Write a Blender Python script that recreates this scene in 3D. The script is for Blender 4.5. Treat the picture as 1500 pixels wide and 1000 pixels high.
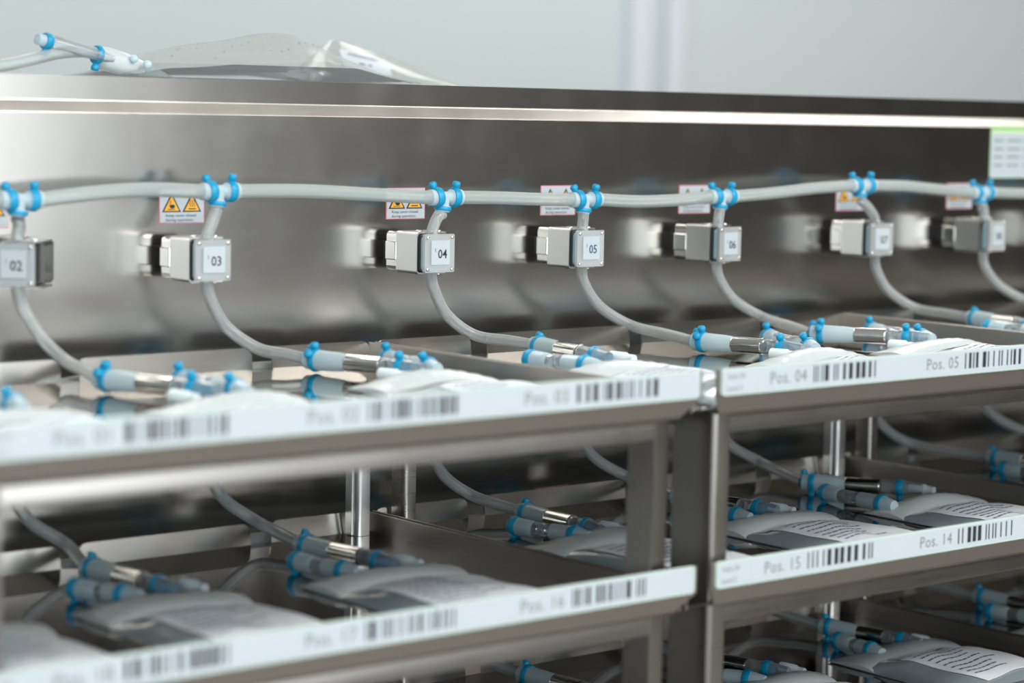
import bpy, bmesh, math, random
from mathutils import Vector, Matrix
random.seed(7)
S = bpy.context.scene
col = S.collection
for o in list(bpy.data.objects): bpy.data.objects.remove(o)

# ---------------------------------------------------------------- camera
cd = bpy.data.cameras.new('camera')
cam = bpy.data.objects.new('camera', cd); col.objects.link(cam)
F_PX = 3373.0
cd.sensor_width = 36.0; cd.lens = F_PX / 1500 * 36
cd.clip_start = .05; cd.clip_end = 60
Xc = Vector((4050, 260, -F_PX)).normalized()
Yc = Vector((-2835, 396, -F_PX)); Yc = (Yc - Xc * Yc.dot(Xc)).normalized()
Zc = Xc.cross(Yc)
R3 = Matrix((Xc, Yc, Zc))
CAM = Vector((0, -1.39, 0))
cam.matrix_world = Matrix.Translation(CAM) @ R3.to_4x4()
cd.dof.use_dof = True; cd.dof.focus_distance = 1.72; cd.dof.aperture_fstop = 4.2
S.camera = cam

# ---------------------------------------------------------------- world, exposure, lights
w = bpy.data.worlds.new('world'); S.world = w; w.use_nodes = True
w.node_tree.nodes['Background'].inputs[0].default_value = (.72, .80, .88, 1)
w.node_tree.nodes['Background'].inputs[1].default_value = .5
S.view_settings.view_transform = 'Standard'; S.view_settings.look = 'None'
S.view_settings.gamma = 1; S.view_settings.use_curve_mapping = False
S.view_settings.exposure = 0.50
def area(name, loc, rot, sx, sy, power, color):
    l = bpy.data.lights.new(name, 'AREA'); l.shape = 'RECTANGLE'; l.size = sx; l.size_y = sy
    l.energy = power; l.color = color
    o = bpy.data.objects.new(name, l); o.location = loc; o.rotation_euler = rot; col.objects.link(o); return o
for i, (x, y, p) in enumerate([(-.6, -1.6, 20), (1.6, -1.8, 20), (3.6, -1.6, 16), (1.0, 1.3, 20), (3.4, 1.3, 22), (5.4, 1.0, 16)]):
    area('unseen_overhead_light', (x, y, 1.52), (0, 0, 0), 1.2, .5, p, (1, .985, .95))
area('window_light', (.10, -3.93, .25), (math.radians(90), 0, 0), 5.3, 1.4, 74, (.88, .95, 1))
for x in (-.4, 1.6, 3.6): area('unseen_overhead_light', (x, -3.1, 1.52), (0, 0, 0), 1.4, .5, 21, (1, .985, .95))  # added unseen row, no known fixtures: throws more light into the lower shelves
for x in (.5, 3.8): area('added_ceiling_fill', (x, -2.6, .95), (math.radians(180), 0, 0), 1.6, .25, 12, (1, .94, .84))  # added warm fill facing up to brighten the ceiling, no fixture there

# ---------------------------------------------------------------- materials
def mat(name, base, rough=.5, metal=0, **k):
    m = bpy.data.materials.new(name); m.use_nodes = True
    b = m.node_tree.nodes['Principled BSDF']
    b.inputs['Base Color'].default_value = (*base, 1); b.inputs['Roughness'].default_value = rough
    b.inputs['Metallic'].default_value = metal
    for kk, v in k.items(): b.inputs[kk.replace('_', ' ')].default_value = v
    return m
def N(m, t, **k):
    n = m.node_tree.nodes.new(t)
    for a, v in k.items(): setattr(n, a, v)
    return n
def L(m, a, b): m.node_tree.links.new(a, b)
def steel(name, base, rough, stretch, aniso=0, tan=(1, 0, 0), bump=.02, var=.06, smudge=.04):
    m = mat(name, base, rough, 1); b = m.node_tree.nodes['Principled BSDF']
    g = N(m, 'ShaderNodeNewGeometry'); mp = N(m, 'ShaderNodeMapping'); mp.inputs['Scale'].default_value = stretch
    L(m, g.outputs['Position'], mp.inputs['Vector'])
    nz = N(m, 'ShaderNodeTexNoise'); nz.inputs['Scale'].default_value = 1; nz.inputs['Detail'].default_value = 3
    L(m, mp.outputs[0], nz.inputs['Vector'])
    n2 = N(m, 'ShaderNodeTexNoise'); n2.inputs['Scale'].default_value = 22; n2.inputs['Detail'].default_value = 5
    L(m, g.outputs['Position'], n2.inputs['Vector'])
    r1 = N(m, 'ShaderNodeMapRange'); r1.inputs[3].default_value = rough - var; r1.inputs[4].default_value = rough + var
    L(m, nz.outputs['Fac'], r1.inputs[0])
    r2 = N(m, 'ShaderNodeMapRange'); r2.inputs[1].default_value = .45; r2.inputs[2].default_value = .8
    r2.inputs[3].default_value = 0; r2.inputs[4].default_value = smudge
    L(m, n2.outputs['Fac'], r2.inputs[0])
    ad = N(m, 'ShaderNodeMath', operation='ADD'); L(m, r1.outputs[0], ad.inputs[0]); L(m, r2.outputs[0], ad.inputs[1])
    L(m, ad.outputs[0], b.inputs['Roughness'])
    bp = N(m, 'ShaderNodeBump'); bp.inputs['Strength'].default_value = bump; bp.inputs['Distance'].default_value = .0004
    L(m, nz.outputs['Fac'], bp.inputs['Height']); L(m, bp.outputs[0], b.inputs['Normal'])
    if aniso:
        b.inputs['Anisotropic'].default_value = aniso
        c = N(m, 'ShaderNodeCombineXYZ')
        for i in range(3): c.inputs[i].default_value = tan[i]
        L(m, c.outputs[0], b.inputs['Tangent'])
    return m
def clear(name, tint, body, edge, core, gloss_rough=.12, spec=1.0, trans=.3):
    """clear or milky soft plastic: see-through in the middle, denser where the line of sight runs along the wall"""
    m = bpy.data.materials.new(name); m.use_nodes = True; nt = m.node_tree
    nt.nodes.remove(nt.nodes['Principled BSDF']); out = nt.nodes['Material Output']
    tr = N(m, 'ShaderNodeBsdfTransparent'); tr.inputs[0].default_value = (*tint, 1)
    df = N(m, 'ShaderNodeBsdfDiffuse'); df.inputs[0].default_value = (*body, 1)
    tl = N(m, 'ShaderNodeBsdfTranslucent'); tl.inputs[0].default_value = (*body, 1)
    dm = N(m, 'ShaderNodeMixShader'); dm.inputs[0].default_value = trans
    L(m, df.outputs[0], dm.inputs[1]); L(m, tl.outputs[0], dm.inputs[2])
    lw = N(m, 'ShaderNodeLayerWeight'); lw.inputs[0].default_value = .35
    mr = N(m, 'ShaderNodeMapRange'); mr.inputs[3].default_value = core; mr.inputs[4].default_value = edge
    L(m, lw.outputs['Facing'], mr.inputs[0])
    mx = N(m, 'ShaderNodeMixShader'); L(m, mr.outputs[0], mx.inputs[0]); L(m, tr.outputs[0], mx.inputs[1]); L(m, dm.outputs[0], mx.inputs[2])
    gl = N(m, 'ShaderNodeBsdfGlossy'); gl.inputs['Roughness'].default_value = gloss_rough
    fr = N(m, 'ShaderNodeFresnel'); fr.inputs[0].default_value = 1.42
    mu = N(m, 'ShaderNodeMath', operation='MULTIPLY'); mu.inputs[1].default_value = spec; L(m, fr.outputs[0], mu.inputs[0])
    m2 = N(m, 'ShaderNodeMixShader'); L(m, mu.outputs[0], m2.inputs[0]); L(m, mx.outputs[0], m2.inputs[1]); L(m, gl.outputs[0], m2.inputs[2])
    L(m, m2.outputs[0], out.inputs[0]); m['film'] = 1
    return m
M = {}
M['panel'] = steel('brushed_steel_panel', (.43, .412, .385), .19, (5, 5, 700), aniso=.6, bump=.004, var=.015, smudge=.035)
M['frame'] = steel('satin_steel', (.44, .415, .385), .28, (10, 300, 900), var=.03)
M['lip'] = steel('satin_steel_lip', (.42, .39, .36), .36, (10, 300, 900), var=.03)
M['tray'] = steel('mirror_steel', (.44, .42, .40), .045, (60, 8, 60), bump=.01, var=.012, smudge=.02)
M['flange'] = steel('steel_flange', (.40, .38, .345), .22, (8, 300, 700), var=.04)
M['chrome'] = mat('polished_chrome', (.70, .69, .67), .09, 1)
M['bracket'] = mat('bright_sheet_metal', (.74, .74, .73), .30, 1)
M['dark'] = mat('dark_rubber', (.022, .022, .024), .5)
M['blue'] = mat('blue_clip_plastic', (.0, .29, .52), .38)
M['milky'] = clear('milky_plastic', (.80, .92, .96), (.74, .90, .95), .97, .70, .25, .9)
M['tube'] = clear('silicone_tube', (.95, .97, .97), (.88, .92, .92), .95, .14, .2, 1.0)
M['lumen'] = clear('tube_bore', (.95, .97, .97), (.82, .88, .90), .7, .04, .15, .8)
M['main'] = clear('thick_silicone_tube', (.92, .95, .95), (.66, .73, .72), .97, .40, .25, .9)
M['clearpipe'] = clear('clear_pipe', (.94, .97, .98), (.8, .86, .9), .8, .12, .06, 1.4)
M['film'] = clear('bag_film', (.90, .96, 1.0), (.70, .84, .93), .75, .28, .10, 2.2)
M['film2'] = clear('clear_bag_film', (.985, .99, .985), (.74, .78, .76), .40, .05, .15, .3)
M['frost'] = clear('frosted_film', (.95, .97, .98), (.80, .87, .89), .97, .80, .3, 1.0)
M['liquid'] = clear('clear_liquid', (.95, .98, .99), (.75, .85, .90), .35, .12, .05, 2.0)
M['acrylic'] = clear('acrylic_cover', (.95, .96, .96), (.88, .90, .90), .75, .38, .08, 1.3)
M['padblue'] = mat('pale_blue_pad', (.30, .47, .56), .6)
M['white'] = mat('white_label', (.455, .51, .55), .45)
M['paper'] = mat('bag_label_paper', (.74, .79, .84), .5)
M['holder'] = mat('pale_green_holder', (.50, .61, .56), .3)
M['ink'] = mat('black_ink', (.02, .022, .03), .5)
M['greyink'] = mat('grey_ink', (.17, .18, .19), .5)
M['blueink'] = mat('blue_ink', (.02, .06, .17), .5)
M['bagink'] = mat('bag_print', (.09, .13, .24), .5)
M['yellow'] = mat('warning_yellow', (.80, .42, .05), .45)
M['pink'] = mat('pink_border', (.70, .22, .30), .45)
M['green'] = mat('green_header', (.30, .55, .19), .45)
M['palegreen'] = mat('pale_green_header', (.50, .68, .44), .45)
M['cap'] = mat('white_cap', (.66, .75, .78), .4, Subsurface_Weight=.2, Subsurface_Radius=(.004, .004, .004))
M['wallpaint'] = mat('wall_paint', (.56, .62, .645), .75)
M['trimpaint'] = mat('trim_paint', (.66, .70, .75), .45)
M['brownwall'] = mat('front_wall', (.10, .092, .082), .7)
M['ceil'] = mat('ceiling_paint', (.78, .77, .74), .8)
M['floor'] = mat('floor_vinyl', (.20, .19, .18), .4)

# ---------------------------------------------------------------- helpers
def tag(o, label=None, cat=None, group=None, kind=None):
    if label: o['label'] = label
    if cat: o['category'] = cat
    if group: o['group'] = group
    if kind: o['kind'] = kind
    return o
def empty(name, loc, label=None, cat=None, group=None, kind=None, rz=0):
    o = bpy.data.objects.new(name, None); o.location = loc; o.rotation_euler = (0, 0, rz)
    o.empty_display_size = .01; col.objects.link(o); o['origin'] = tuple(loc)
    return tag(o, label, cat, group, kind)
def copy_tree(o, parent=None, loc=None, rz=None, label=None):
    c = o.copy(); col.objects.link(c)
    if parent: c.parent = parent
    if loc is not None: c.location = loc
    if rz is not None: c.rotation_euler = (0, 0, rz)
    if label: c['label'] = label
    for ch in list(o.children): copy_tree(ch, c)
    return c
def catmull(P, n=8):
    P = [Vector(p) for p in P]; Q = [2 * P[0] - P[1]] + P + [2 * P[-1] - P[-2]]; out = []
    for i in range(1, len(Q) - 2):
        for k in range(n):
            t = k / n; a, b, c, d = Q[i - 1], Q[i], Q[i + 1], Q[i + 2]
            out.append(.5 * ((2 * b) + (c - a) * t + (2 * a - 5 * b + 4 * c - d) * t * t + (3 * b - a - 3 * c + d) * t ** 3))
    out.append(P[-1]); return out
class MB:
    def __init__(s): s.v = []; s.f = []; s.sm = []
    def add(s, v, f, smooth=False):
        k = len(s.v); s.v += [Vector(p) for p in v]; s.f += [[i + k for i in q] for q in f]; s.sm += [smooth] * len(f); return s
    def box(s, a, b, bev=0):
        (x0, y0, z0), (x1, y1, z1) = [(min(p, q), max(p, q)) for p, q in zip(a, b)] and (tuple(min(p, q) for p, q in zip(a, b)), tuple(max(p, q) for p, q in zip(a, b)))
        if bev:
            bm = bmesh.new(); bmesh.ops.create_cube(bm, size=1)
            for v in bm.verts: v.co = Vector(((x0 + x1) / 2 + v.co.x * (x1 - x0), (y0 + y1) / 2 + v.co.y * (y1 - y0), (z0 + z1) / 2 + v.co.z * (z1 - z0)))
            bmesh.ops.bevel(bm, geom=bm.edges[:], offset=bev, segments=2, profile=.5, affect='EDGES')
            bm.verts.index_update(); s.add([v.co.copy() for v in bm.verts], [[v.index for v in f.verts] for f in bm.faces]); bm.free(); return s
        v = [(x, y, z) for x in (x0, x1) for y in (y0, y1) for z in (z0, z1)]
        return s.add(v, [(0, 1, 3, 2), (4, 6, 7, 5), (0, 4, 5, 1), (2, 3, 7, 6), (0, 2, 6, 4), (1, 5, 7, 3)])
    def sweep(s, pts, r, seg=16, cap=True):
        pts = [Vector(p) for p in pts]; n = len(pts); rr = r if isinstance(r, (list, tuple)) else [r] * n
        T = [(pts[min(i + 1, n - 1)] - pts[max(i - 1, 0)]).normalized() for i in range(n)]
        u = T[0].orthogonal().normalized(); V = []; Fc = []
        for i in range(n):
            u = (u - T[i] * u.dot(T[i])).normalized(); b = T[i].cross(u)
            for k in range(seg):
                a = 2 * math.pi * k / seg; V.append(pts[i] + (u * math.cos(a) + b * math.sin(a)) * rr[i])
        for i in range(n - 1):
            for k in range(seg):
                k2 = (k + 1) % seg; Fc.append((i * seg + k, i * seg + k2, (i + 1) * seg + k2, (i + 1) * seg + k))
        s.add(V, Fc, True)
        if cap:
            s.add(V[:seg], [list(range(seg))[::-1]]); s.add(V[-seg:], [list(range(seg))])
        return s
    def lathe(s, p, d, prof, seg=22):
        p = Vector(p); d = Vector(d).normalized()
        u = d.orthogonal().normalized(); b = d.cross(u); V = []; Fc = []
        for t, r in prof:
            for k in range(seg):
                a = 2 * math.pi * k / seg; V.append(p + d * t + (u * math.cos(a) + b * math.sin(a)) * r)
        for i in range(len(prof) - 1):
            for k in range(seg):
                k2 = (k + 1) % seg; Fc.append((i * seg + k, i * seg + k2, (i + 1) * seg + k2, (i + 1) * seg + k))
        s.add(V, Fc, True)
        if prof[0][1] > 1e-5: s.add(V[:seg], [list(range(seg))[::-1]])
        if prof[-1][1] > 1e-5: s.add(V[-seg:], [list(range(seg))])
        return s
    def ball(s, c, r, sc=(1, 1, 1), seg=10):
        c = Vector(c); V = []; Fc = []
        for i in range(seg // 2 + 1):
            th = math.pi * i / (seg // 2)
            for k in range(seg):
                a = 2 * math.pi * k / seg
                V.append(c + Vector((math.sin(th) * math.cos(a) * r * sc[0], math.sin(th) * math.sin(a) * r * sc[1], math.cos(th) * r * sc[2])))
        for i in range(seg // 2):
            for k in range(seg):
                k2 = (k + 1) % seg; Fc.append((i * seg + k, (i + 1) * seg + k, (i + 1) * seg + k2, i * seg + k2))
        return s.add(V, Fc, True)
    def prism(s, poly, axis, a, b):
        """extrude a 2-D polygon along an axis (0,1,2) from a to b; poly gives the two other coordinates in order"""
        n = len(poly)
        def P(q, t):
            l = list(q); l.insert(axis, t); return Vector(l)
        V = [P(q, a) for q in poly] + [P(q, b) for q in poly]
        Fc = [(i, (i + 1) % n, n + (i + 1) % n, n + i) for i in range(n)]
        s.add(V, Fc); s.add(V[:n], [list(range(n))[::-1]]); s.add(V[n:], [list(range(n))]); return s
    def build(s, name, m, parent=None, world=True, smooth_all=False):
        me = bpy.data.meshes.new(name)
        off = Vector((0, 0, 0)); vs = s.v
        o = bpy.data.objects.new(name, me)
        if parent is None:
            lo = [min(v[i] for v in vs) for i in range(3)]; hi = [max(v[i] for v in vs) for i in range(3)]
            off = Vector(((lo[0] + hi[0]) / 2, (lo[1] + hi[1]) / 2, lo[2])); o.location = off; o['origin'] = tuple(off)
        elif world:
            r = parent
            while r.parent: r = r.parent
            off = Vector(r['origin'])
        me.from_pydata([tuple(v - off) for v in vs], [], s.f)
        me.polygons.foreach_set('use_smooth', [bool(q) or smooth_all for q in s.sm]); me.update()
        bm = bmesh.new(); bm.from_mesh(me)
        bmesh.ops.remove_doubles(bm, verts=bm.verts, dist=1e-7); bmesh.ops.recalc_face_normals(bm, faces=bm.faces); bm.to_mesh(me); bm.free()
        if any(s.sm): 
            try: me.set_sharp_from_angle(angle=math.radians(50))
            except Exception: pass
        me.materials.append(m); col.objects.link(o)
        if parent is not None: o.parent = parent
        return o
def rpoly(x0, z0, x1, z1, r, n=4):
    out = []
    for cx, cz, a0 in ((x1 - r, z1 - r, 0), (x0 + r, z1 - r, 90), (x0 + r, z0 + r, 180), (x1 - r, z0 + r, 270)):
        for k in range(n + 1):
            a = math.radians(a0 + 90 * k / n); out.append((cx + r * math.cos(a), cz + r * math.sin(a)))
    return out
_txt = {}
def text_geo(body, size, spacing=1.0, offset=0):
    key = (body, size, spacing, offset)
    if key not in _txt:
        c = bpy.data.curves.new('t', 'FONT'); c.body = body; c.size = size; c.space_character = spacing; c.resolution_u = 2; c.offset = offset
        o = bpy.data.objects.new('t', c); col.objects.link(o)
        me = bpy.data.meshes.new_from_object(o.evaluated_get(bpy.context.evaluated_depsgraph_get()))
        _txt[key] = ([v.co.copy() for v in me.vertices], [list(p.vertices) for p in me.polygons])
        bpy.data.objects.remove(o); bpy.data.curves.remove(c); bpy.data.meshes.remove(me)
    return _txt[key]
def text(mb, body, size, x, y, z, sx=1.0, spacing=1.0, center=False, offset=0):
    """flat lettering in an x-z plane at depth y, reading along +x"""
    v, f = text_geo(body, size, spacing, offset)
    if center and v: x -= (max(p.x for p in v) + min(p.x for p in v)) / 2 * sx
    mb.add([(x + p.x * sx, y, z + p.y) for p in v], f); return mb

# ---------------------------------------------------------------- the room
def struct(name, mb, m): return tag(mb.build(name, m), kind='structure')
ZF = -1.35
struct('floor', MB().box((-3, -4.1, ZF - .05), (7.6, 2.7, ZF)), M['floor'])
struct('ceiling', MB().box((-3, -4.1, 1.6), (7.6, 2.7, 1.65)), M['ceil'])
struct('wall_back', MB().box((-3, 2.5, ZF), (7.6, 2.6, 1.6)), M['wallpaint'])
struct('wall_left', MB().box((-3.1, -4.1, ZF), (-3, 2.7, 1.6)), M['wallpaint'])
struct('wall_right', MB().box((7.5, -4.1, ZF), (7.6, 2.7, 1.6)), M['brownwall'])
struct('wall_front', MB().box((-3, -4.1, ZF), (7.6, -4.0, 1.6)), M['brownwall'])
struct('trim_1', MB().box((3.575, 2.47, ZF), (3.635, 2.505, 1.6), .006), M['trimpaint'])
struct('trim_2', MB().box((3.690, 2.47, ZF), (3.740, 2.505, 1.6), .006), M['trimpaint'])
wf = MB()
for a, b in (((-2.65, .95), (2.87, 1.05)), ((-2.65, -.55), (2.87, -.45)), ((-2.65, -.55), (-2.55, 1.05)), ((2.77, -.55), (2.87, 1.05)), ((.08, -.5), (.12, 1.0))): wf.box((a[0], -4.0, a[1]), (b[0], -3.90, b[1]))
struct('window_1', wf, M['trimpaint'])

# ---------------------------------------------------------------- steel machine front with its header
XA, XB = -.6, 3.4
mach = empty('steel_cabinet', (1.4, .2, ZF), 'brushed stainless steel cabinet front rising behind the trays with a folded top edge', 'cabinet')
prof = [(0.0, -.62), (0.0, -.0082), (.0002, -.0076), (.0037, -.0001), (.0040, .0008), (.0040, .0170), (.30, .017), (.30, -.62)]
mb = MB(); n = len(prof)
V = [(x, p[0], p[1]) for x in (XA, XB) for p in prof]
mb.add(V, [(i, (i + 1) % n, n + (i + 1) % n, n + i) for i in range(n)])
mb.add(V[:n], [list(range(n))]); mb.add(V[n:], [list(range(n))[::-1]])
mb.build('panel', M['panel'], mach)
MB().box((XA, -.46, ZF), (XB, .30, -.62), .004).build('base', M['frame'], mach)
MB().box((XA, -.455, -.6195), (XB, -.001, -.60), .002).build('worktop', M['frame'], mach)

# ---------------------------------------------------------------- trays on their stands
UX = [.495, 1.0, 1.505, 2.01]
FZ = [-.1830, -.3065, -.4285]
LV = .1215
lvl_word = ['top', 'second', 'third']
col_word = ['left', 'middle', 'right']
def lsec(x_out, sgn, w, y0, depth, t=.0016, r=.0035):
    """cross-section of a folded post: front face of width w at y0, side face going back, rounded outer corner"""
    out = []
    for k in range(6):
        a = math.radians(90 * k / 5); out.append((x_out + sgn * (r - r * math.cos(a)), y0 + r - r * math.sin(a)))
    out = [(x_out, y0 + depth)] + out + [(x_out + sgn * w, y0), (x_out + sgn * w, y0 + t)]
    ri = r - t
    for k in range(6):
        a = math.radians(90 - 90 * k / 5); out.append((x_out + sgn * (r - ri * math.cos(a)), y0 + r - ri * math.sin(a)))
    out.append((x_out + sgn * t, y0 + depth)); return out
def sprism(poly, z0, z1):
    mb = MB(); n = len(poly); V = [(x, y, z) for z in (z0, z1) for x, y in poly]
    mb.add(V, [(i, (i + 1) % n, n + (i + 1) % n, n + i) for i in range(n)], True)
    mb.add(V[:n], [list(range(n))[::-1]]); mb.add(V[n:], [list(range(n))]); return mb
def make_tray(u, l):
    x0, x1 = UX[u], UX[u + 1]; dz = -LV * l; fz = FZ[l]; wt = fz + .0140
    t = empty('stacking_tray', ((x0 + x1) / 2, -.21, fz),
              'mirror-finished steel tray on folded legs, %s column of the stack, %s level' % (col_word[u], lvl_word[l]), 'tray', 'steel trays stacked in front of the cabinet')
    MB().box((x0 - .0110, -.378, fz - .0012), (x1 - .0160, -.0565, fz)).build('floor_plate', M['tray'], t)
    for xs in (x0 - .0115, x1 - .0170):
        MB().box((xs, -.384, fz - .001), (xs + .0014, -.0560, wt), .0004).build('side_wall', M['lip'], t)
    for a, b in ((-.0095, .077), (.093, .238), (.252, .387), (.404, .4885)):
        mb = MB(); sh = .006; zt = wt + .0008; r = .006; xa, xb = x0 + a, x0 + b
        out = [(xa, fz - .001), (xb, fz - .001)]
        for k in range(5):
            an = math.radians(90 * k / 4); out.append((xb - r + r * math.cos(an), zt - r + r * math.sin(an)))
        for k in range(5):
            an = math.radians(90 + 90 * k / 4); out.append((xa + r + r * math.cos(an), zt - r + r * math.sin(an)))
        n = len(out); yy = lambda z: -.0585 + (z - fz) / .016 * .0024
        V = [(x, yy(z), z) for x, z in out] + [(x, yy(z) + .0014, z) for x, z in out]
        mb.add(V, [(i, (i + 1) % n, n + (i + 1) % n, n + i) for i in range(n)]); mb.add(V[:n], [list(range(n))]); mb.add(V[n:], [list(range(n))[::-1]])
        fl = mb.build('rear_flange', M['flange'], t)
    # front lip: upright face behind the label strip, then sloping in under the tray
    pr = [(-.3875, -.1575), (-.3875, -.1745), (-.3870, -.1765), (-.3842, -.1850), (-.3830, -.1867), (-.370, -.1867), (-.370, -.1855), (-.3820, -.1855), (-.3832, -.1843), (-.3858, -.1760), (-.3862, -.1742), (-.3862, -.1575)]
    xa, xb = x0 + .006, x1 - .006; n = len(pr)
    V = []
    for x, xi in ((xa, x0 + .014), (xb, x1 - .021)):
        for y, z in pr:
            k = min(1, max(0, (-.1745 - z) / .0105)); V.append((x + (xi - x) * k, y, z + dz))
    mb = MB(); mb.add(V, [(i, (i + 1) % n, n + (i + 1) % n, n + i) for i in range(n)]); mb.add(V[:n], [list(range(n))]); mb.add(V[n:], [list(range(n))[::-1]])
    mb.build('front_lip', M['lip'], t)
    # stand below the tray
    zt, zb = -.1868 + dz, FZ[min(l + 1, 2)] + .0002
    if l == 2: zb = -.5995
    xl, xr = x0 + .0155, x1 - .0222
    bar = [(-.340, zt), (-.3745, zt), (-.3762, zt - .0006), (-.377, zt - .0022), (-.377, zt - .0128), (-.3755, zt - .0128), (-.3755, zt - .0024), (-.3743, zt - .0014), (-.340, zt - .0014)]
    n = len(bar); V = [(x, y, z) for x in (xl + .003, xr - .003) for y, z in bar]
    mb = MB(); mb.add(V, [(i, (i + 1) % n, n + (i + 1) % n, n + i) for i in range(n)], True); mb.add(V[:n], [list(range(n))]); mb.add(V[n:], [list(range(n))[::-1]])
    mb.build('front_rail', M['frame'], t)
    MB().box((xl + .001, -.06, zt - .012), (xr - .001, -.0585, zt), .0005).build('rear_rail', M['frame'], t)
    for xo, sg in ((xl, 1), (xr, -1)):
        sprism(lsec(xo, sg, .0138, -.3772, .036), zb, zt).build('front_leg', M['frame'], t)
        MB().box((xo, -.342, zt - .012), (xo + sg * .0015, -.055, zt - .0002)).build('side_rail', M['frame'], t)
    sprism(lsec(xr - .0165, 1, .0105, -.0755, .0150), zb, zt - .0002).build('rear_leg', M['bracket'], t)
    MB().box((xr - .0178, -.0700, zb), (xr - .0164, -.0640, zt - .0002), .0005).build('leg_stiffener', M['bracket'], t)
    sprism(lsec(xl - .0120, 1, .0105, -.0745, .015), zb, zt - .0002).build('rear_leg', M['frame'], t)
    return t
for u in range(3):
    for l in range(3): make_tray(u, l)

# ---------------------------------------------------------------- shelf label strips
def barcode(x, y, zc, h, seed, wid=.064):
    rr = random.Random(seed); mb = MB(); k = x; ws = (.0013, .0013, .0026, .0038)
    while k < x + wid - .002:
        b = rr.choice(ws[:1] * 2 + ws[1:]); mb.add([(k, y, zc - h / 2), (k + b, y, zc - h / 2), (k + b, y, zc + h / 2), (k, y, zc + h / 2)], [(0, 1, 2, 3)])
        k += b + rr.choice((.0018, .0030, .0046))
    return mb
def label_strip(u, l, nums, label, small):
    x0, x1 = UX[u] + .0095, UX[u + 1] - .0095; dz = -LV * l; y = -.3875
    zt, zb = -.1570 + dz, -.1742 + dz
    t = empty('label_strip', ((x0 + x1) / 2, y, zb), label, 'label', 'position label strips along the tray fronts')
    MB().prism(rpoly(x0, zb, x1, zt, .0025), 1, y - .0016, y).build('holder', M['holder'], t)
    MB().prism(rpoly(x0 + .001, zb + .0011, x1 - .001, zt - .0011, .002), 1, y - .0018, y - .0014).build('paper_insert', M['white'], t)
    yy = y - .0019; zc = (zt + zb) / 2
    if small:
        mb = MB(); text(mb, small[0], .0046, x0 + .0045, yy, zc + .0018); text(mb, small[1], .0046, x0 + .0045, yy, zc - .0056)
        mb.build('small_print', M['greyink'], t)
        MB().box((x0 + .031, yy, zb + .0015), (x0 + .0312, yy + .0002, zt - .0015)).build('fold_line', M['holder'], t)
    for k, nme in enumerate(nums):
        x = UX[u] + .0515 + .1512 * k
        mb = MB(); text(mb, nme, .0112, x, yy, zc - .0036, sx=.98, spacing=1.06); mb.build('position_text', M['greyink'], t)
        barcode(x + .0405, yy, zc + .0006, .0108, u * 31 + l * 7 + k * 3 + 5).build('barcode', M['ink'], t)
label_strip(0, 0, ['Pos. 01', 'Pos. 02', 'Pos. 03'], 'white barcode strip reading Pos. 01 to Pos. 03 on the top left tray', ('Scale 50', 'Level 3'))
label_strip(1, 0, ['Pos. 04', 'Pos. 05', 'Pos. 06'], 'white barcode strip starting Pos. 04, Pos. 05 on the top tray right of the legs', ('Scale 50', 'Level 3'))
label_strip(0, 1, ['Pos. 18', 'Pos. 17', 'Pos. 16'], 'white barcode strip ending Pos. 17, Pos. 16 on the lower left tray', ('Scale 50', 'Level 2'))
label_strip(1, 1, ['Pos. 15', 'Pos. 14', 'Pos. 13'], 'white barcode strip starting Pos. 15, Pos. 14 on the lower right tray', ('Scale 50', 'Level 2'))

# ---------------------------------------------------------------- clips and tees
def clip_ring(mb, p, d, r, w=.0045, up=(0, 0, 1), knobs=(0,)):
    p = Vector(p); d = Vector(d).normalized(); h = w / 2
    mb.lathe(p, d, [(-h, r * .9), (-h, r * 1.07), (-h * .45, r * 1.16), (h * .45, r * 1.16), (h, r * 1.07), (h, r * .9)], 20)
    up = Vector(up); up = (up - d * up.dot(d)).normalized(); sd = d.cross(up)
    for a in knobs:
        q = up * math.cos(math.radians(a)) + sd * math.sin(math.radians(a))
        c = p + q * r * 1.12
        mb.lathe(c, q, [(-.001, .0022), (.0008, .0024), (.0014, .0030), (.0034, .0032), (.0046, .0024), (.0050, 0)], 12)
    return mb
ROWS = [0, 1, 2]
tee_x = [.52, .7106, .862, 1.0590, 1.1985, 1.349, 1.5200, 1.684, 1.84, 1.99]
tee_z = [-.066, -.0645, -.0600, -.0660, -.0690, -.0680, -.0600, -.0674, -.068, -.066]
box_c = [(.548, 0), (.7475, -45), (.850, -1), (1.0447, 0), (1.1935, 0), (1.342, 5), (1.537, -3), (1.686, 7), (1.838, 0), (1.99, 0)]
ORD = ['unseen', 'leftmost', 'second', 'third', 'fourth', 'fifth', 'sixth', 'seventh', 'last', 'farthest']
ROWW = ['top row', 'second row', 'third row']
box_n = ['', '2', '3', '4', '5', '6', '7', '8', '9', '']
YT = -.046
def nb_(i): return box_n[i] or ('1' if i == 0 else '10')[-1]
tee_proto = None
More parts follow.
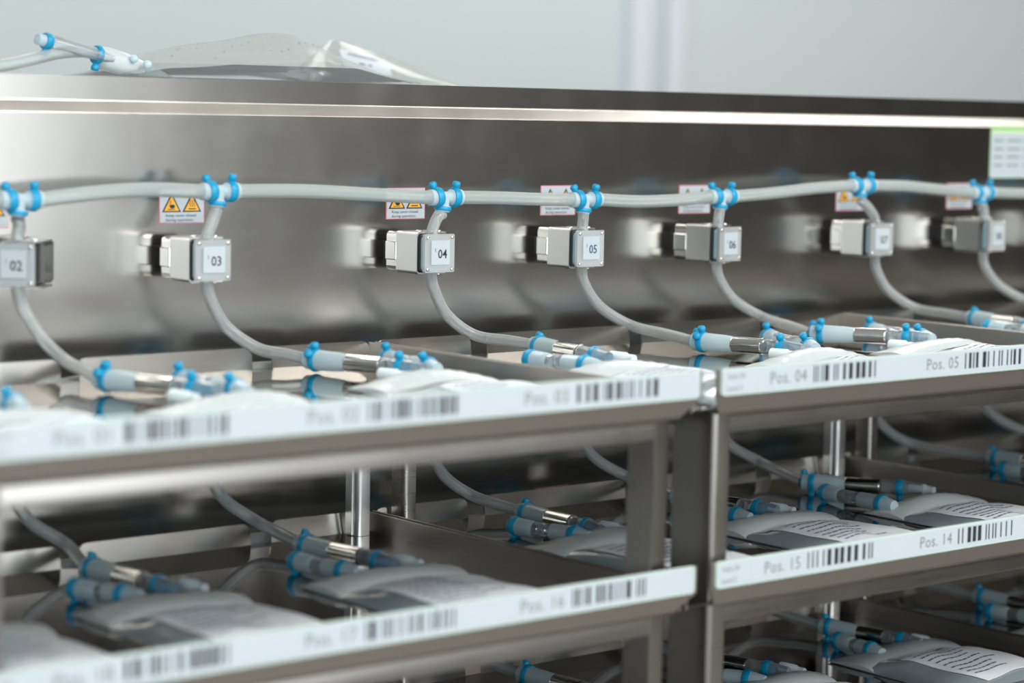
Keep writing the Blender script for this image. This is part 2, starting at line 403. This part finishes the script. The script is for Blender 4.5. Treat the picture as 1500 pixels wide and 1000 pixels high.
def make_tee(i, row):
    global tee_proto
    x, z = tee_x[i], tee_z[i] - LV * row - (.003 if row else 0)
    lab = '%s white tee with blue clips on the main tube, above box 0%s' % (ORD[i], nb_(i)) if row == 0 else '%s white tee with blue clips from the left, %s of tees, behind the trays' % (ORD[i], ROWW[row])
    sl = 0
    tp = empty('tee_connector', (x, YT, z), lab, 'connector', 'tee connectors on the main tube')
    if tee_proto is None:
        b = MB(); b.lathe((-.0150, 0, 0), (1, 0, 0), [(0, .0052), (.0005, .0060), (.0095, .0062), (.0108, .0046), (.0140, .0044), (.0160, .0044), (.0192, .0046), (.0205, .0062), (.0295, .0060), (.030, .0052)])
        b.lathe((-.001, 0, 0), (-.12, 0, -1), [(0, .0044), (.0055, .0046), (.0062, .0058), (.0105, .0056), (.011, .0044)], 18)
        body = b.build('tee_body', M['milky'], tp, world=False)
        ch = [body]
        ch.append(clip_ring(MB(), (-.0075, 0, 0), (1, 0, .08), .0066, .0056, knobs=(-25,)).build('clip', M['blue'], tp, world=False))
        ch.append(clip_ring(MB(), (.0085, 0, 0), (1, 0, -.06), .0066, .0056, knobs=(12,)).build('clip', M['blue'], tp, world=False))
        ch.append(clip_ring(MB(), (-.0018, 0, -.0082), (-.12, 0, -1), .0056, .0032, up=(0, -1, 0), knobs=()).build('clip', M['blue'], tp, world=False))
        tee_proto = ch
    else:
        for c in tee_proto:
            q = c.copy(); col.objects.link(q); q.parent = tp
    return tp

# ---------------------------------------------------------------- warning stickers
sticker_proto = None
def make_sticker(x, z, lab):
    global sticker_proto
    t = empty('warning_sticker', (x, 0, z), lab, 'sticker', 'keep cover closed stickers')
    if sticker_proto: 
        for c in sticker_proto: q = c.copy(); col.objects.link(q); q.parent = t
        return
    W, H = .0366, .0236; ch = []
    def B(mb, nm, m): ch.append(mb.build(nm, m, t, world=False))
    B(MB().box((0, -.0004, -H), (W, 0, 0)), 'border', M['pink'])
    B(MB().box((.0006, -.0006, -H + .0006), (W - .0006, -.0003, -.0006)), 'paper', M['white'])
    for cx in (.0097, .0263):
        def tri(h, y, zc):
            return [(cx - h * .577 * 1.0, y, zc), (cx + h * .577, y, zc), (cx, y, zc + h)]
        B(MB().add(tri(.0136, -.0007, -.0158), [(0, 1, 2)]), 'triangle_outline', M['ink'])
        B(MB().add(tri(.0106, -.0009, -.0149), [(0, 1, 2)]), 'triangle', M['yellow'])
    s = MB()
    s.add([(.0062, -.0011, -.0140), (.0125, -.0011, -.0140), (.0125, -.0011, -.0136), (.0062, -.0011, -.0136)], [(0, 1, 2, 3)])
    s.add([(.0090 + .0021 * math.cos(a / 12 * 6.2832) + .0012, -.0011, -.0118 + .0014 * math.sin(a / 12 * 6.2832)) for a in range(12)], [list(range(12))])
    s.add([(.0076, -.0011, -.0118), (.0080, -.0011, -.0118), (.0092, -.0011, -.0080), (.0088, -.0011, -.0078)], [(0, 1, 2, 3)])
    s.add([(.0232, -.0011, -.0139), (.0294, -.0011, -.0139), (.0294, -.0011, -.0132), (.0232, -.0011, -.0132)], [(0, 1, 2, 3)])
    for k in range(3):
        bx = .0244 + .0017 * k; pv = []
        for j in range(9):
            zz = -.0122 + j * .00062; pv.append((bx + .0004 * math.sin(j * 1.3), zz))
        for j in range(8):
            s.add([(pv[j][0], -.0011, pv[j][1]), (pv[j][0] + .0004, -.0011, pv[j][1]), (pv[j + 1][0] + .0004, -.0011, pv[j + 1][1]), (pv[j + 1][0], -.0011, pv[j + 1][1])], [(0, 1, 2, 3)])
    B(s, 'hazard_symbols', M['ink'])
    s = MB(); text(s, 'Keep cover closed', .0029, .0050, -.0008, -.0190, spacing=1.12); text(s, 'during operation.', .0029, .0050, -.0008, -.0222, spacing=1.12)
    B(s, 'warning_text', M['ink']); sticker_proto = ch
sx_ = [.5365, .6893, .8418, 1.0390, 1.1917, 1.3440, 1.5383, 1.6905, 1.843]
sz_ = [-.061, -.0615, -.0605, -.0606, -.0598, -.0605, -.0608, -.0608, -.061]
for row in ROWS:
    for i, x in enumerate(sx_):
        nb = box_n[i]
        lab = '%s warning sticker with two yellow triangles, on the panel above box 0%s' % (ORD[i], nb_(i)) if row == 0 else '%s warning sticker from the left, %s of stickers, mostly hidden by the trays' % (ORD[i], ROWW[row])
        make_sticker(x, sz_[i] - LV * row, lab)

# ---------------------------------------------------------------- numbered valve boxes
box_proto = None
def make_box(i, row):
    global box_proto
    cx, yaw = box_c[i]; z = -.1066 - LV * row; nb = box_n[i]
    if row: yaw = [0, 3, -2, 1, 4, -3, 2, 0, 1, 0][i]
    if row and i == 1: cx = .699
    lab = '%s metal clamp box on the panel, its clear cover numbered 0%s' % (ORD[i], nb_(i)) if row == 0 else '%s metal clamp box from the left, %s of boxes, behind the trays' % (ORD[i], ROWW[row])
    if i == 1 and row == 0: lab = 'metal clamp box numbered 02, turned to face left at the picture edge'
    t = empty('clamp_box', (cx, 0 if not (i == 1 and row == 0) else -.003, z), lab, 'clamp', 'numbered clamp boxes', rz=math.radians(yaw))
    if box_proto:
        for c in box_proto:
            q = c.copy(); col.objects.link(q); q.parent = t
    else:
        ch = []
        def B(mb, nm, m): ch.append(mb.build(nm, m, t, world=False)); return ch[-1]
        B(MB().box((-.007, -.0085, -.0065), (.007, -.0002 + .001, .0065), .0006), 'wall_stem', M['dark'])
        b = MB(); b.prism(rpoly(-.0105, -.0148, .0120, .0146, .0035), 1, -.0300, -.0078); B(b, 'valve_body', M['chrome'])
        b = MB(); b.box((-.0126, -.0215, -.0068), (-.0098, -.0085, .0070), .0008); b.box((-.0122, -.0132, -.0068), (-.0100, -.0082, .0070), .0008); B(b, 'side_latch', M['chrome'])
        # U bracket: side plate, top arm, bottom arm
        b = MB(); t_ = .0011; r = .002
        up = rpoly(-.0118, -.0157, .03, .0153, .0022)
        outer = [p for p in up if p[0] < .0]
        outer.sort(key=lambda p: -p[1])
        poly = [(.0150, .0153)] + outer + [(.0150, -.0157), (.0150, -.0157 + t_)] + [(-.0118 + t_ + .0012, -.0157 + t_), (-.0118 + t_, -.0157 + t_ + .0012), (-.0118 + t_, .0153 - t_ - .0012), (-.0118 + t_ + .0012, .0153 - t_)] + [(.0150, .0153 - t_)]
        b.prism(poly, 1, -.0470, -.0215); B(b, 'bracket', M['bracket'])
        b = MB()
        for zz in (.0155, -.0159):
            b.lathe((.0100, -.0440, zz), (0, 0, 1 if zz > 0 else -1), [(-.0004, .0022), (.0006, .0022), (.0012, .0015), (.0013, 0)], 12)
            b.lathe((-.002, -.036, zz), (0, 0, 1 if zz > 0 else -1), [(-.0004, .0030), (.0003, .0030), (.0008, .0020), (.0009, 0)], 12)
        B(b, 'bracket_screw', M['chrome'])
        B(MB().prism(rpoly(-.0102, -.0140, .0105, .0136, .002), 1, -.0515, -.0300), 'clamp_block', M['dark'])
        B(MB().prism(rpoly(-.0114, -.0128, .0120, .0124, .0025), 1, -.0560, -.0512), 'pad', M['padblue'])
        B(MB().prism(rpoly(-.0136, -.0139, .0139, .0144, .0012), 1, -.0590, -.0561), 'clear_cover', M['acrylic'])
        for px in (-.0112, .0115):
            for pz in (-.0115, .0120):
                B(MB().lathe((px, -.0588, pz), (0, -1, 0), [(0, .0015), (.0006, .0015), (.0012, .0009), (.0013, 0)], 12), 'cover_screw', M['chrome'])
        B(MB().box((-.0080, -.0594, -.0082), (.0092, -.0591, .0098)), 'number_label', M['white'])
        box_proto = ch
    s = MB()
    if row == 0 and nb:
        text(s, '0' + nb, .0094, -.0026 + .0006, -.0596, -.0034, sx=.93, spacing=.98, offset=.00008)
        text(s, '1', .0040, -.0052, -.0596, .0012, sx=.95)
        s.build('number_text', M['blueink'] if nb in '5' else M['ink'], t, world=False)
    return t

# ---------------------------------------------------------------- tubes
def tube(name, pts, r, lab, cat='tube', group=None, m='tube', bore='lumen'):
    P = catmull(pts, 8)
    o = MB().sweep(P, r, 18).build(name, M[m], None)
    tag(o, lab, cat, group)
    if bore:
        MB().sweep(P, r * .55, 12).build('bore', M[bore], o)
    return o
notch = [.085, .245, .3955]
def item_notch(i):
    u, k = (0, i) if i < 3 else ((1, i - 3) if i < 6 else (2, i - 6))
    return UX[u] + notch[k]
# start of the supply connector (ring A) of each tray item: x, y and direction end (ring 2)
A = {}
A[0] = [None, ((.585, -.105), (.590, -.18)), ((.740, -.107), (.760, -.178)), ((.922, -.078), (.942, -.150)), ((1.124, -.082), (1.110, -.160)),
        ((1.257, -.121), (1.273, -.190)), ((1.392, -.121), (1.426, -.182)), ((1.624, -.093), (1.606, -.165)), ((1.765, -.105), (1.770, -.175))]
A[1] = [None, ((.585, -.105), (.590, -.18)), ((.729, -.108), (.735, -.178)), ((.888, -.118), (.893, -.192)), ((1.096, -.104), (1.090, -.177)),
        ((1.241, -.120), (1.252, -.190)), ((1.382, -.126), (1.419, -.187)), ((1.622, -.124), (1.628, -.194)), ((1.765, -.105), (1.770, -.175))]
A[2] = [None, ((.585, -.105), (.590, -.18)), ((.729, -.108), (.735, -.178)), ((.888, -.118), (.893, -.192)), ((1.095, -.111), (1.100, -.182)),
        ((1.235, -.131), (1.254, -.204)), ((1.403, -.132), (1.414, -.199)), ((1.606, -.128), (1.612, -.198)), ((1.765, -.105), (1.770, -.175))]
word_row = ['top', 'second', 'third']
def pos_name(row, i):
    return ['', 'top', 'second', 'third'][row + 1]
def place_name(row, i):
    n0 = box_n[i]
    return 'on the %s tray in line with box 0%s' % (word_row[row], n0 or str(i + 1))
RT = .0043
def adj(p): return (p[0] * .9855, -1.39 + (p[1] + 1.39) * .9855)
A[0] = [None if q is None else (adj(q[0]), adj(q[1])) for q in A[0]]
for q in A: A[q] = A[q][1:]
for row in ROWS:
    for i in range(len(tee_x)): make_tee(i, row)
    for i in range(len(box_c)): 
        make_box(i, row)
    # main tube, one piece between each two tees
    for i in range(len(tee_x) - 1):
        xa, xb = tee_x[i] + .0125, tee_x[i + 1] - .0130; lo = .003 if row else 0; za, zb = tee_z[i] - LV * row - lo, tee_z[i + 1] - LV * row - lo
        sag = [0, 0.0030, .0012, .0, -.0022, .0004, .0010, -.001, 0][i]
        q = [(xa, YT, za), (xa + (xb - xa) * .33, YT, za + (zb - za) * .25 + sag), (xa + (xb - xa) * .66, YT, za + (zb - za) * .7 + sag), (xb, YT, zb)]
        lab = '%s length of milky main tube along the panel, between the %s and %s tees' % (ORD[i], ORD[i], ORD[i + 1]) if row == 0 else '%s length of milky main tube from the left, %s of tubes, behind the trays' % (ORD[i], ROWW[row])
        tube('main_tube', q, .0050, lab, group='pieces of the main tube', m='main', bore=None)
    # drop from each tee through its box to the tray
    for i in range(1, 8):
        tx, tz = tee_x[i], tee_z[i] - LV * row - (.003 if row else 0)
        bx, yaw = box_c[i]; zb = -.1066 - LV * row; byy = -.049
        if i == 1 and row == 0: bx, byy = .7475 - .0346, -.0376
        elif i == 1: bx = .699
        (ax, ay), (a2x, a2y) = A[row][i]; d = Vector((a2x - ax, a2y - ay, 0)).normalized()
        az = FZ[row] + .0088
        s = Vector((ax, ay, az)) - d * .0085
        k = {0: .0055}.get(0)
        nx = item_notch(i)
        off = d * -.03
        P = [(tx - .0022, YT, tz - .012), (bx + (tx - bx) * .45, (YT + byy) / 2, zb + .026), (bx, byy, zb + .013), (bx, byy, zb - .0135),
             (bx + .0045, byy + .001, zb - .0285), (bx + (nx - bx) * .45, -.0470, zb - .0475), (nx - .002, -.0545, zb - .0625),
             (nx + (s.x - nx) * .55, -.0565 + (s.y + .0565) * .55, az + .0022), (s.x, s.y, az)]
        nb = box_n[i]
        lab = '%s thin supply tube from the left, curving down from box 0%s' % (ORD[i], nb) if row == 0 else '%s thin supply tube from the left dropping onto the %s level of trays' % (ORD[i], word_row[row])
        tube('supply_tube', P, RT, lab, group='supply tubes to the trays')

# ---------------------------------------------------------------- bag sets lying in the trays
BAGL = ['%s fluid bag from the left on the top trays, with blue-clipped ports', '%s fluid bag from the left on the second level of trays, printed label up', '%s fluid bag from the left on the lowest trays in view, blue-clipped ports']
BORD = [ORD, ORD, {4: 'leftmost', 5: 'second', 6: 'third', 7: 'fourth'}]
def make_item(row, i, flip, B0, B1, corner, width, length=.165, rot=0, hump=.0095, seed=0):
    word = BORD[row][i]; i -= 1
    (ax, ay), (a2x, a2y) = A[row][i]; fz = FZ[row]
    zc = fz + .0088
    if row == 0: B0, B1, corner = adj(B0), adj(B1), adj(corner)
    nb = box_n[i]
    cx, cy = corner; length = min(length, cy + .375)
    t = empty('fluid_bag', (cx + width / 2, cy - length / 2, fz), BAGL[row] % word, 'bag', 'fluid bags lying on the trays')
    a0, a1 = Vector((ax, ay, zc)), Vector((a2x, a2y, zc + .001)); d = (a1 - a0); Ln = d.length; d.normalize()
    # port A: milky socket, steel sleeve, clear pipe, milky end
    MB().lathe(a0, d, [(-.0085, .0050), (-.008, .0066), (-.003, .0070), (.001, .0072), (.008, .0070), (.020, .0066), (.027, .0060), (.0275, .0050)]).build('socket', M['milky'], t)
    c = clip_ring(MB(), a0, d, .0070, .0052, knobs=(10, 60) if flip else (150, -150)); clip_ring(c, a0 - d * .0078, d, .0052, .0030, knobs=(-30,)); c.build('clip', M['blue'], t)
    sl0, sl1 = .0275, min(Ln - .016, .058)
    MB().lathe(a0 + d * 0, d, [(sl0, .0050), (sl0, .0060), (sl0 + .0003, .0062), (sl0 + .001, .0062), (sl1 - .001, .0062), (sl1 - .0003, .0062), (sl1, .0060), (sl1, .0050)]).build('steel_sleeve', M['chrome'], t)
    MB().lathe(a0, d, [(sl1, .0052), (sl1 + .001, .0058), (sl1 + .004, .0058), (Ln - .006, .0050), (Ln - .006, .0057), (Ln + .004, .0058), (Ln + .018, .0040)]).build('port_pipe', M['clearpipe'], t)
    clip_ring(MB(), a1, d, .0058, .0058, knobs=(20,) if flip else (170,)).build('clip', M['blue'], t)
    # port B
    b0, b1 = Vector((*B0, zc - .001)), Vector((*B1, zc)); e = b1 - b0; Lb = e.length; e.normalize()
    MB().lathe(b0, e, [(-.0045, .0035), (-.004, .0056), (.000, .0062), (.006, .0066), (.014, .0060), (.018, .0055), (.0185, .0050)]).build('socket', M['milky'], t)
    clip_ring(MB(), b0 + e * .0005, e, .0063, .0062, knobs=(15,) if flip else (165,)).build('clip', M['blue'], t)
    MB().lathe(b0, e, [(.0185, .0046), (.019, .0053), (Lb * .62, .0054), (Lb * .63, .0048)]).build('port_pipe', M['clearpipe'], t)
    MB().lathe(b0, e, [(Lb * .63, .0050), (Lb * .64, .0060), (Lb, .0062), (Lb + .006, .0058), (Lb + .014, .0042)]).build('socket', M['milky'], t)
    clip_ring(MB(), b1, e, .0062, .0058, knobs=(30,) if flip else (175,)).build('clip', M['blue'], t)
    # the little capped port
    if flip: cp = Vector((ax + .004, ay - .068, fz + .006)); cdv = Vector((.25, -1, 0))
    else: cp = Vector((a2x + .020, a2y + .006, fz + .0075)); cdv = Vector((.15, -1, -.02))
    MB().lathe(cp, cdv, [(0, .0034), (.0005, .0042), (.014, .0044), (.015, .0034), (.022, .0034)], 16).build('port_cap', M['cap'], t)
    # pillow of film
    rr = random.Random(seed + 17 * row + i); cr, sr = math.cos(rot), math.sin(rot)
    ph = [rr.uniform(0, 6.28) for _ in range(6)]
    back_slope = .0 if flip else .0
    def XY(u, v):     # u across, v towards the front
        lx, ly = u * width, -v * length
        return cx + lx * cr - ly * sr, cy + lx * sr + ly * cr
    def hgt(u, v):
        su = max(0., 4 * u * (1 - u)) ** .55; sv = max(0., min(1, v / .30)) ** .75 * max(0., min(1, (1.0 - v) / .25)) ** .7
        w_ = math.sin(9 * u + 3 * v + ph[0]) * .0009 + math.sin(17 * v - 5 * u + ph[1]) * .0007 + math.sin(23 * u + 11 * v + ph[2]) * .0005
        return .0012 + (hump + w_) * su * sv
    def grid(fn, nu, nv, u0=0, u1=1, v0=0, v1=1, thick=None, bottom=None):
        V = []; Fc = []
        for j in range(nv + 1):
            for k in range(nu + 1):
                u = u0 + (u1 - u0) * k / nu; v = v0 + (v1 - v0) * j / nv; x, y = XY(u, v); V.append((x, y, fz + fn(u, v)))
        top = len(V)
        for j in range(nv + 1):
            for k in range(nu + 1):
                u = u0 + (u1 - u0) * k / nu; v = v0 + (v1 - v0) * j / nv; x, y = XY(u, v); V.append((x, y, fz + (bottom if bottom is not None else fn(u, v) - thick)))
        W = nu + 1
        for j in range(nv):
            for k in range(nu):
                a = j * W + k; Fc.append((a, a + 1, a + W + 1, a + W)); Fc.append((top + a, top + a + W, top + a + W + 1, top + a + 1))
        for k in range(nu): Fc.append((k, top + k, top + k + 1, k + 1)); a = nv * W + k; Fc.append((a, a + 1, top + a + 1, top + a))
        for j in range(nv): a = j * W; Fc.append((a, a + W, top + a + W, top + a)); a = j * W + nu; Fc.append((a, top + a, top + a + W, a + W))
        mb = MB(); mb.add(V, Fc, True); return mb
    grid(hgt, 22, 26, bottom=.0004).build('film', M['film'], t)
    # white port seal band: a frosted pad along the back edge, thick at the near corner
    def band(u, v):
        k = max(0., min(1., (v + .11) / .29)); q = math.sin(math.pi * k ** 1.25) ** .6 if 0 < k < 1 else 0
        return .0014 + (.0135 * (math.sin(math.pi * min(1, max(0, u * .92 + .03))) ** .6)) * q * (.85 + .1 * math.sin(5 * u + ph[3])) + (.0004 * math.sin(60 * u + 20 * v))
    grid(band, 26, 14, u0=.0, u1=.96, v0=-.11, v1=.18, bottom=.0010).build('port_seal', M['frost'], t)
    # printed label following the film
    if flip: lu0, lu1, lv0, lv1 = .18, .86, .34, .86
    else: lu0, lu1, lv0, lv1 = .16, .90, .23, .74
    grid(lambda u, v: hgt(u, v) + .0008, 16, 16, lu0, lu1, lv0, lv1, thick=.0003).build('bag_label', M['paper'], t)
    mb = MB(); nl = 9
    for k in range(nl):
        # lines run across the bag; the first words stand at the left margin
        v = lv0 + (lv1 - lv0) * (.09 + .088 * k); u = lu0 + .05
        end = lu0 + (lu1 - lu0) * rr.uniform(.45, .72)
        while u < end:
            wd = rr.uniform(.015, .06)
            V = []
            ns = 3
            for q in range(ns + 1):
                uu = u + wd * q / ns
                for vv in (v, v + .011):
                    x, y = XY(uu, vv); V.append((x, y, fz + hgt(uu, vv) + .0012))
            mb.add(V, [(2 * q, 2 * q + 2, 2 * q + 3, 2 * q + 1) for q in range(ns)]); u += wd + .012
    tag(mb.build('printed_lines', M['bagink'], t), kind='stuff')
    return t
# top tray: mirrored sets, except the one in line with box 04
make_item(0, 1, True, (.640, -.115), (.632, -.186), (.560, -.215), .10, seed=1)
make_item(0, 2, True, (.785, -.122), (.784, -.187), (.705, -.222), .10, seed=2)
make_item(0, 3, True, (.977, -.088), (.963, -.153), (.880, -.190), .10, .185, seed=3)
make_item(0, 4, False, (1.064, -.142), (1.068, -.196), (1.034, -.208), .105, .17, seed=4)
make_item(0, 5, True, (1.340, -.112), (1.305, -.188), (1.212, -.225), .105, seed=5)
make_item(0, 6, True, (1.462, -.113), (1.445, -.182), (1.362, -.215), .105, seed=6)
make_item(0, 7, False, (1.570, -.150), (1.575, -.205), (1.545, -.215), .10, seed=7)
# second tray
make_item(1, 1, False, (.560, -.150), (.565, -.190), (.530, -.215), .105, .165, seed=8)
make_item(1, 2, False, (.693, -.150), (.705, -.186), (.669, -.205), .105, .175, seed=9)
make_item(1, 3, False, (.853, -.156), (.858, -.202), (.827, -.214), .110, .168, seed=10)
make_item(1, 4, False, (1.056, -.138), (1.065, -.192), (1.026, -.196), .105, .18, seed=11)
make_item(1, 5, False, (1.215, -.158), (1.217, -.202), (1.186, -.214), .110, .168, seed=12)
make_item(1, 6, False, (1.358, -.162), (1.352, -.226), (1.342, -.232), .112, .148, seed=13)
make_item(1, 7, False, (1.580, -.165), (1.585, -.21), (1.550, -.225), .105, .155, seed=14)
# third tray
make_item(2, 4, False, (1.056, -.150), (1.062, -.200), (1.030, -.208), .105, .17, seed=15)
make_item(2, 5, False, (1.203, -.168), (1.222, -.214), (1.180, -.222), .110, .16, seed=16)
make_item(2, 6, False, (1.377, -.165), (1.370, -.205), (1.338, -.207), .118, .17, seed=17, hump=.014)
make_item(2, 7, False, (1.570, -.165), (1.575, -.21), (1.540, -.225), .105, .155, seed=18)

# ---------------------------------------------------------------- large bags on top of the cabinet
ZT = .0172
def tent(name, grp, lab, pts_u, foot, hf, liquid=None, m='film2', nu=40, nv=22):
    (x0, y0), (x1, y1), (x2, y2), (x3, y3) = foot
    t = empty(name, (sum(p[0] for p in foot) / 4, sum(p[1] for p in foot) / 4, ZT), lab, 'bag', grp)
    def XY(u, v):
        a = (x0 + (x1 - x0) * u, y0 + (y1 - y0) * u); b = (x3 + (x2 - x3) * u, y3 + (y2 - y3) * u)
        return a[0] + (b[0] - a[0]) * v, a[1] + (b[1] - a[1]) * v
    def solid(f, nm, mm, lo=.0004, e=0):
        V = []; Fc = []; W = nu + 1
        for s in (0, 1):
            for j in range(nv + 1):
                for k in range(nu + 1):
                    u = e + (1 - 2 * e) * k / nu; v = e + (1 - 2 * e) * j / nv; x, y = XY(u, v)
                    V.append((x, y, ZT + (max(lo + .0002, f(u, v)) if s == 0 else lo)))
        top = W * (nv + 1)
        for j in range(nv):
            for k in range(nu):
                a = j * W + k; Fc.append((a, a + 1, a + W + 1, a + W)); Fc.append((top + a, top + a + W, top + a + W + 1, top + a + 1))
        for k in range(nu): Fc.append((k, top + k, top + k + 1, k + 1)); a = nv * W + k; Fc.append((a, a + 1, top + a + 1, top + a))
        for j in range(nv): a = j * W; Fc.append((a, a + W, top + a + W, top + a)); a = j * W + nu; Fc.append((a, top + a, top + a + W, a + W))
        mb = MB(); mb.add(V, Fc, True); return mb.build(nm, mm, t)
    solid(hf, 'film', M[m])
    if liquid: solid(lambda u, v: min(liquid, hf(u, v) - .0012), 'liquid', M['liquid'], lo=.0010, e=.02)
    return t, XY
def hbag(u, v):
    ridge = [(0, .004), (.12, .017), (.35, .028), (.58, .037), (.65, .038), (.77, .027), (.90, .011), (1, .002)]
    for (a, ha), (b, hb) in zip(ridge, ridge[1:]):
        if a <= u <= b: h = ha + (hb - ha) * (u - a) / (b - a)
    s = 1 - abs(v - .45) / .55
    s = max(0, s) ** .55
    return .0008 + h * s + .0009 * math.sin(21 * u + 6 * v) * s + .0006 * math.sin(37 * v + 9 * u) * s
tb, XYb = tent('large_fluid_bag', 'large bags on the cabinet top', 'large clear bag half full of liquid lying on the cabinet top edge', None,
               [(.848, .045), (1.105, .045), (1.140, .205), (.875, .205)], hbag, liquid=.0115)
# frosted port end with its two tubes
mb = MB(); mb.lathe((.838, .070, ZT + .0135), (1, .12, -.24), [(-.006, .006), (0, .0085), (.014, .009), (.03, .0075), (.062, .003)], 20)
mb.build('port_seal', M['frost'], tb)
mb = MB(); mb.ball((.858, .062, ZT + .0135), .0032).ball((.868, .060, ZT + .0095), .0034); mb.build('port_stud', M['milky'], tb)
mb = MB(); rr = random.Random(3)
for k in range(26):
    u = rr.uniform(.1, .75); v = rr.uniform(.10, .38); x, y = XYb(u, v); mb.ball((x, y, ZT + hbag(u, v) + .0002), rr.uniform(.0004, .0011), seg=8)
tag(mb.build('droplets', M['clearpipe'], tb), kind='stuff')
mb = MB(); P = catmull([(.842, .071, ZT + .0150), (.822, .066, ZT + .0175), (.798, .060, ZT + .0160), (.770, .055, ZT + .0100), (.742, .050, ZT + .0052), (.70, .050, ZT + .0047), (.60, .055, ZT + .0047)], 8)
mb.sweep(P, .0043, 18); mb.build('outlet_tube', M['main'], tb)
mb = MB(); mb.lathe((.787, .058, ZT + .0232), (1, .12, -.19), [(-.0005, .0030), (0, .0049), (.006, .0054), (.012, .0050), (.035, .0040), (.056, .0033)], 20); mb.build('capped_port', M['clearpipe'], tb)
mb = MB(); mb.lathe((.7835, .0576, ZT + .0238), (1, .12, -.19), [(-.0060, .0020), (-.0056, .0038), (.0, .0043), (.002, .0043)], 18); mb.build('port_plug', M['milky'], tb)
mb = MB(); clip_ring(mb, (.7862, .058, ZT + .0234), (1, .12, -.19), .0052, .0052, knobs=(185,)); mb.build('clip', M['blue'], tb)
mb = MB(); clip_ring(mb, (.831, .067, ZT + .0155), (1, .12, -.2), .0060, .0040, up=(0, 0, -1), knobs=(0,)); mb.build('clip', M['blue'], tb)
def hbag2(u, v):
    h = .040 * max(0, 1 - abs(u - .22) / (.25 if u < .22 else .80)) ** .9
    s = max(0, 1 - abs(v - .5) / .5) ** .6
    return .0008 + h * s
tb2, XY2 = tent('large_fluid_bag', 'large bags on the cabinet top', 'second large clear bag with a small white label, behind the half-full one', None,
                [(1.115, .225), (1.31, .225), (1.345, .295), (1.14, .295)], hbag2, nu=30, nv=16)
def lab2(u0, u1, v0, v1, off, nm, m):
    mb = MB(); V = []; 
    for j in range(7):
        for k in range(9):
            u = u0 + (u1 - u0) * k / 8; v = v0 + (v1 - v0) * j / 6; x, y = XY2(u, v); V.append((x, y - off, ZT + hbag2(u, v) + off))
    mb.add(V, [(j * 9 + k, j * 9 + k + 1, (j + 1) * 9 + k + 1, (j + 1) * 9 + k) for j in range(6) for k in range(8)], True); mb.build(nm, m, tb2)
lab2(.24, .50, .07, .33, .0008, 'bag_label', M['white'])
for a, b, v in ((.28, .44, .27), (.33, .36, .15), (.38, .40, .15)): lab2(a, b, v, v + .02, .0012, 'printed_line', M['bagink'])

# ---------------------------------------------------------------- info card at the right of the panel
t = empty('info_card', (1.79, 0, -.0556), 'white info card with a green header stuck high on the panel at far right', 'sign')
x0, x1 = 1.752, 1.835
MB().prism(rpoly(x0, -.0560, x1, -.0070, .0015), 1, -.0006, 0).build('border', M['palegreen'], t)
MB().prism(rpoly(x0 + .0006, -.0552, x1 - .0006, -.0140, .001), 1, -.0008, -.0004).build('card_paper', M['white'], t)
MB().box((x0 + .0004, -.0009, -.0105), (x1 - .0004, -.0005, -.0075)).build('header_band', M['green'], t)
mb = MB()
for r in range(4):
    z = -.0205 - .0078 * r; rr = random.Random(r)
    for a, b in ((.005, .020), (.025, .045), (.050, .072)):
        x = x0 + a
        while x < x0 + b - .002:
            wv = rr.uniform(.0012, .004); mb.box((x, -.0009, z - .0009), (x + wv, -.0008, z + .0009)); x += wv + .0009
tag(mb.build('printed_rows', M['greyink'], t), kind='stuff')
for o in bpy.data.objects:
    if 'origin' in o.keys(): del o['origin']
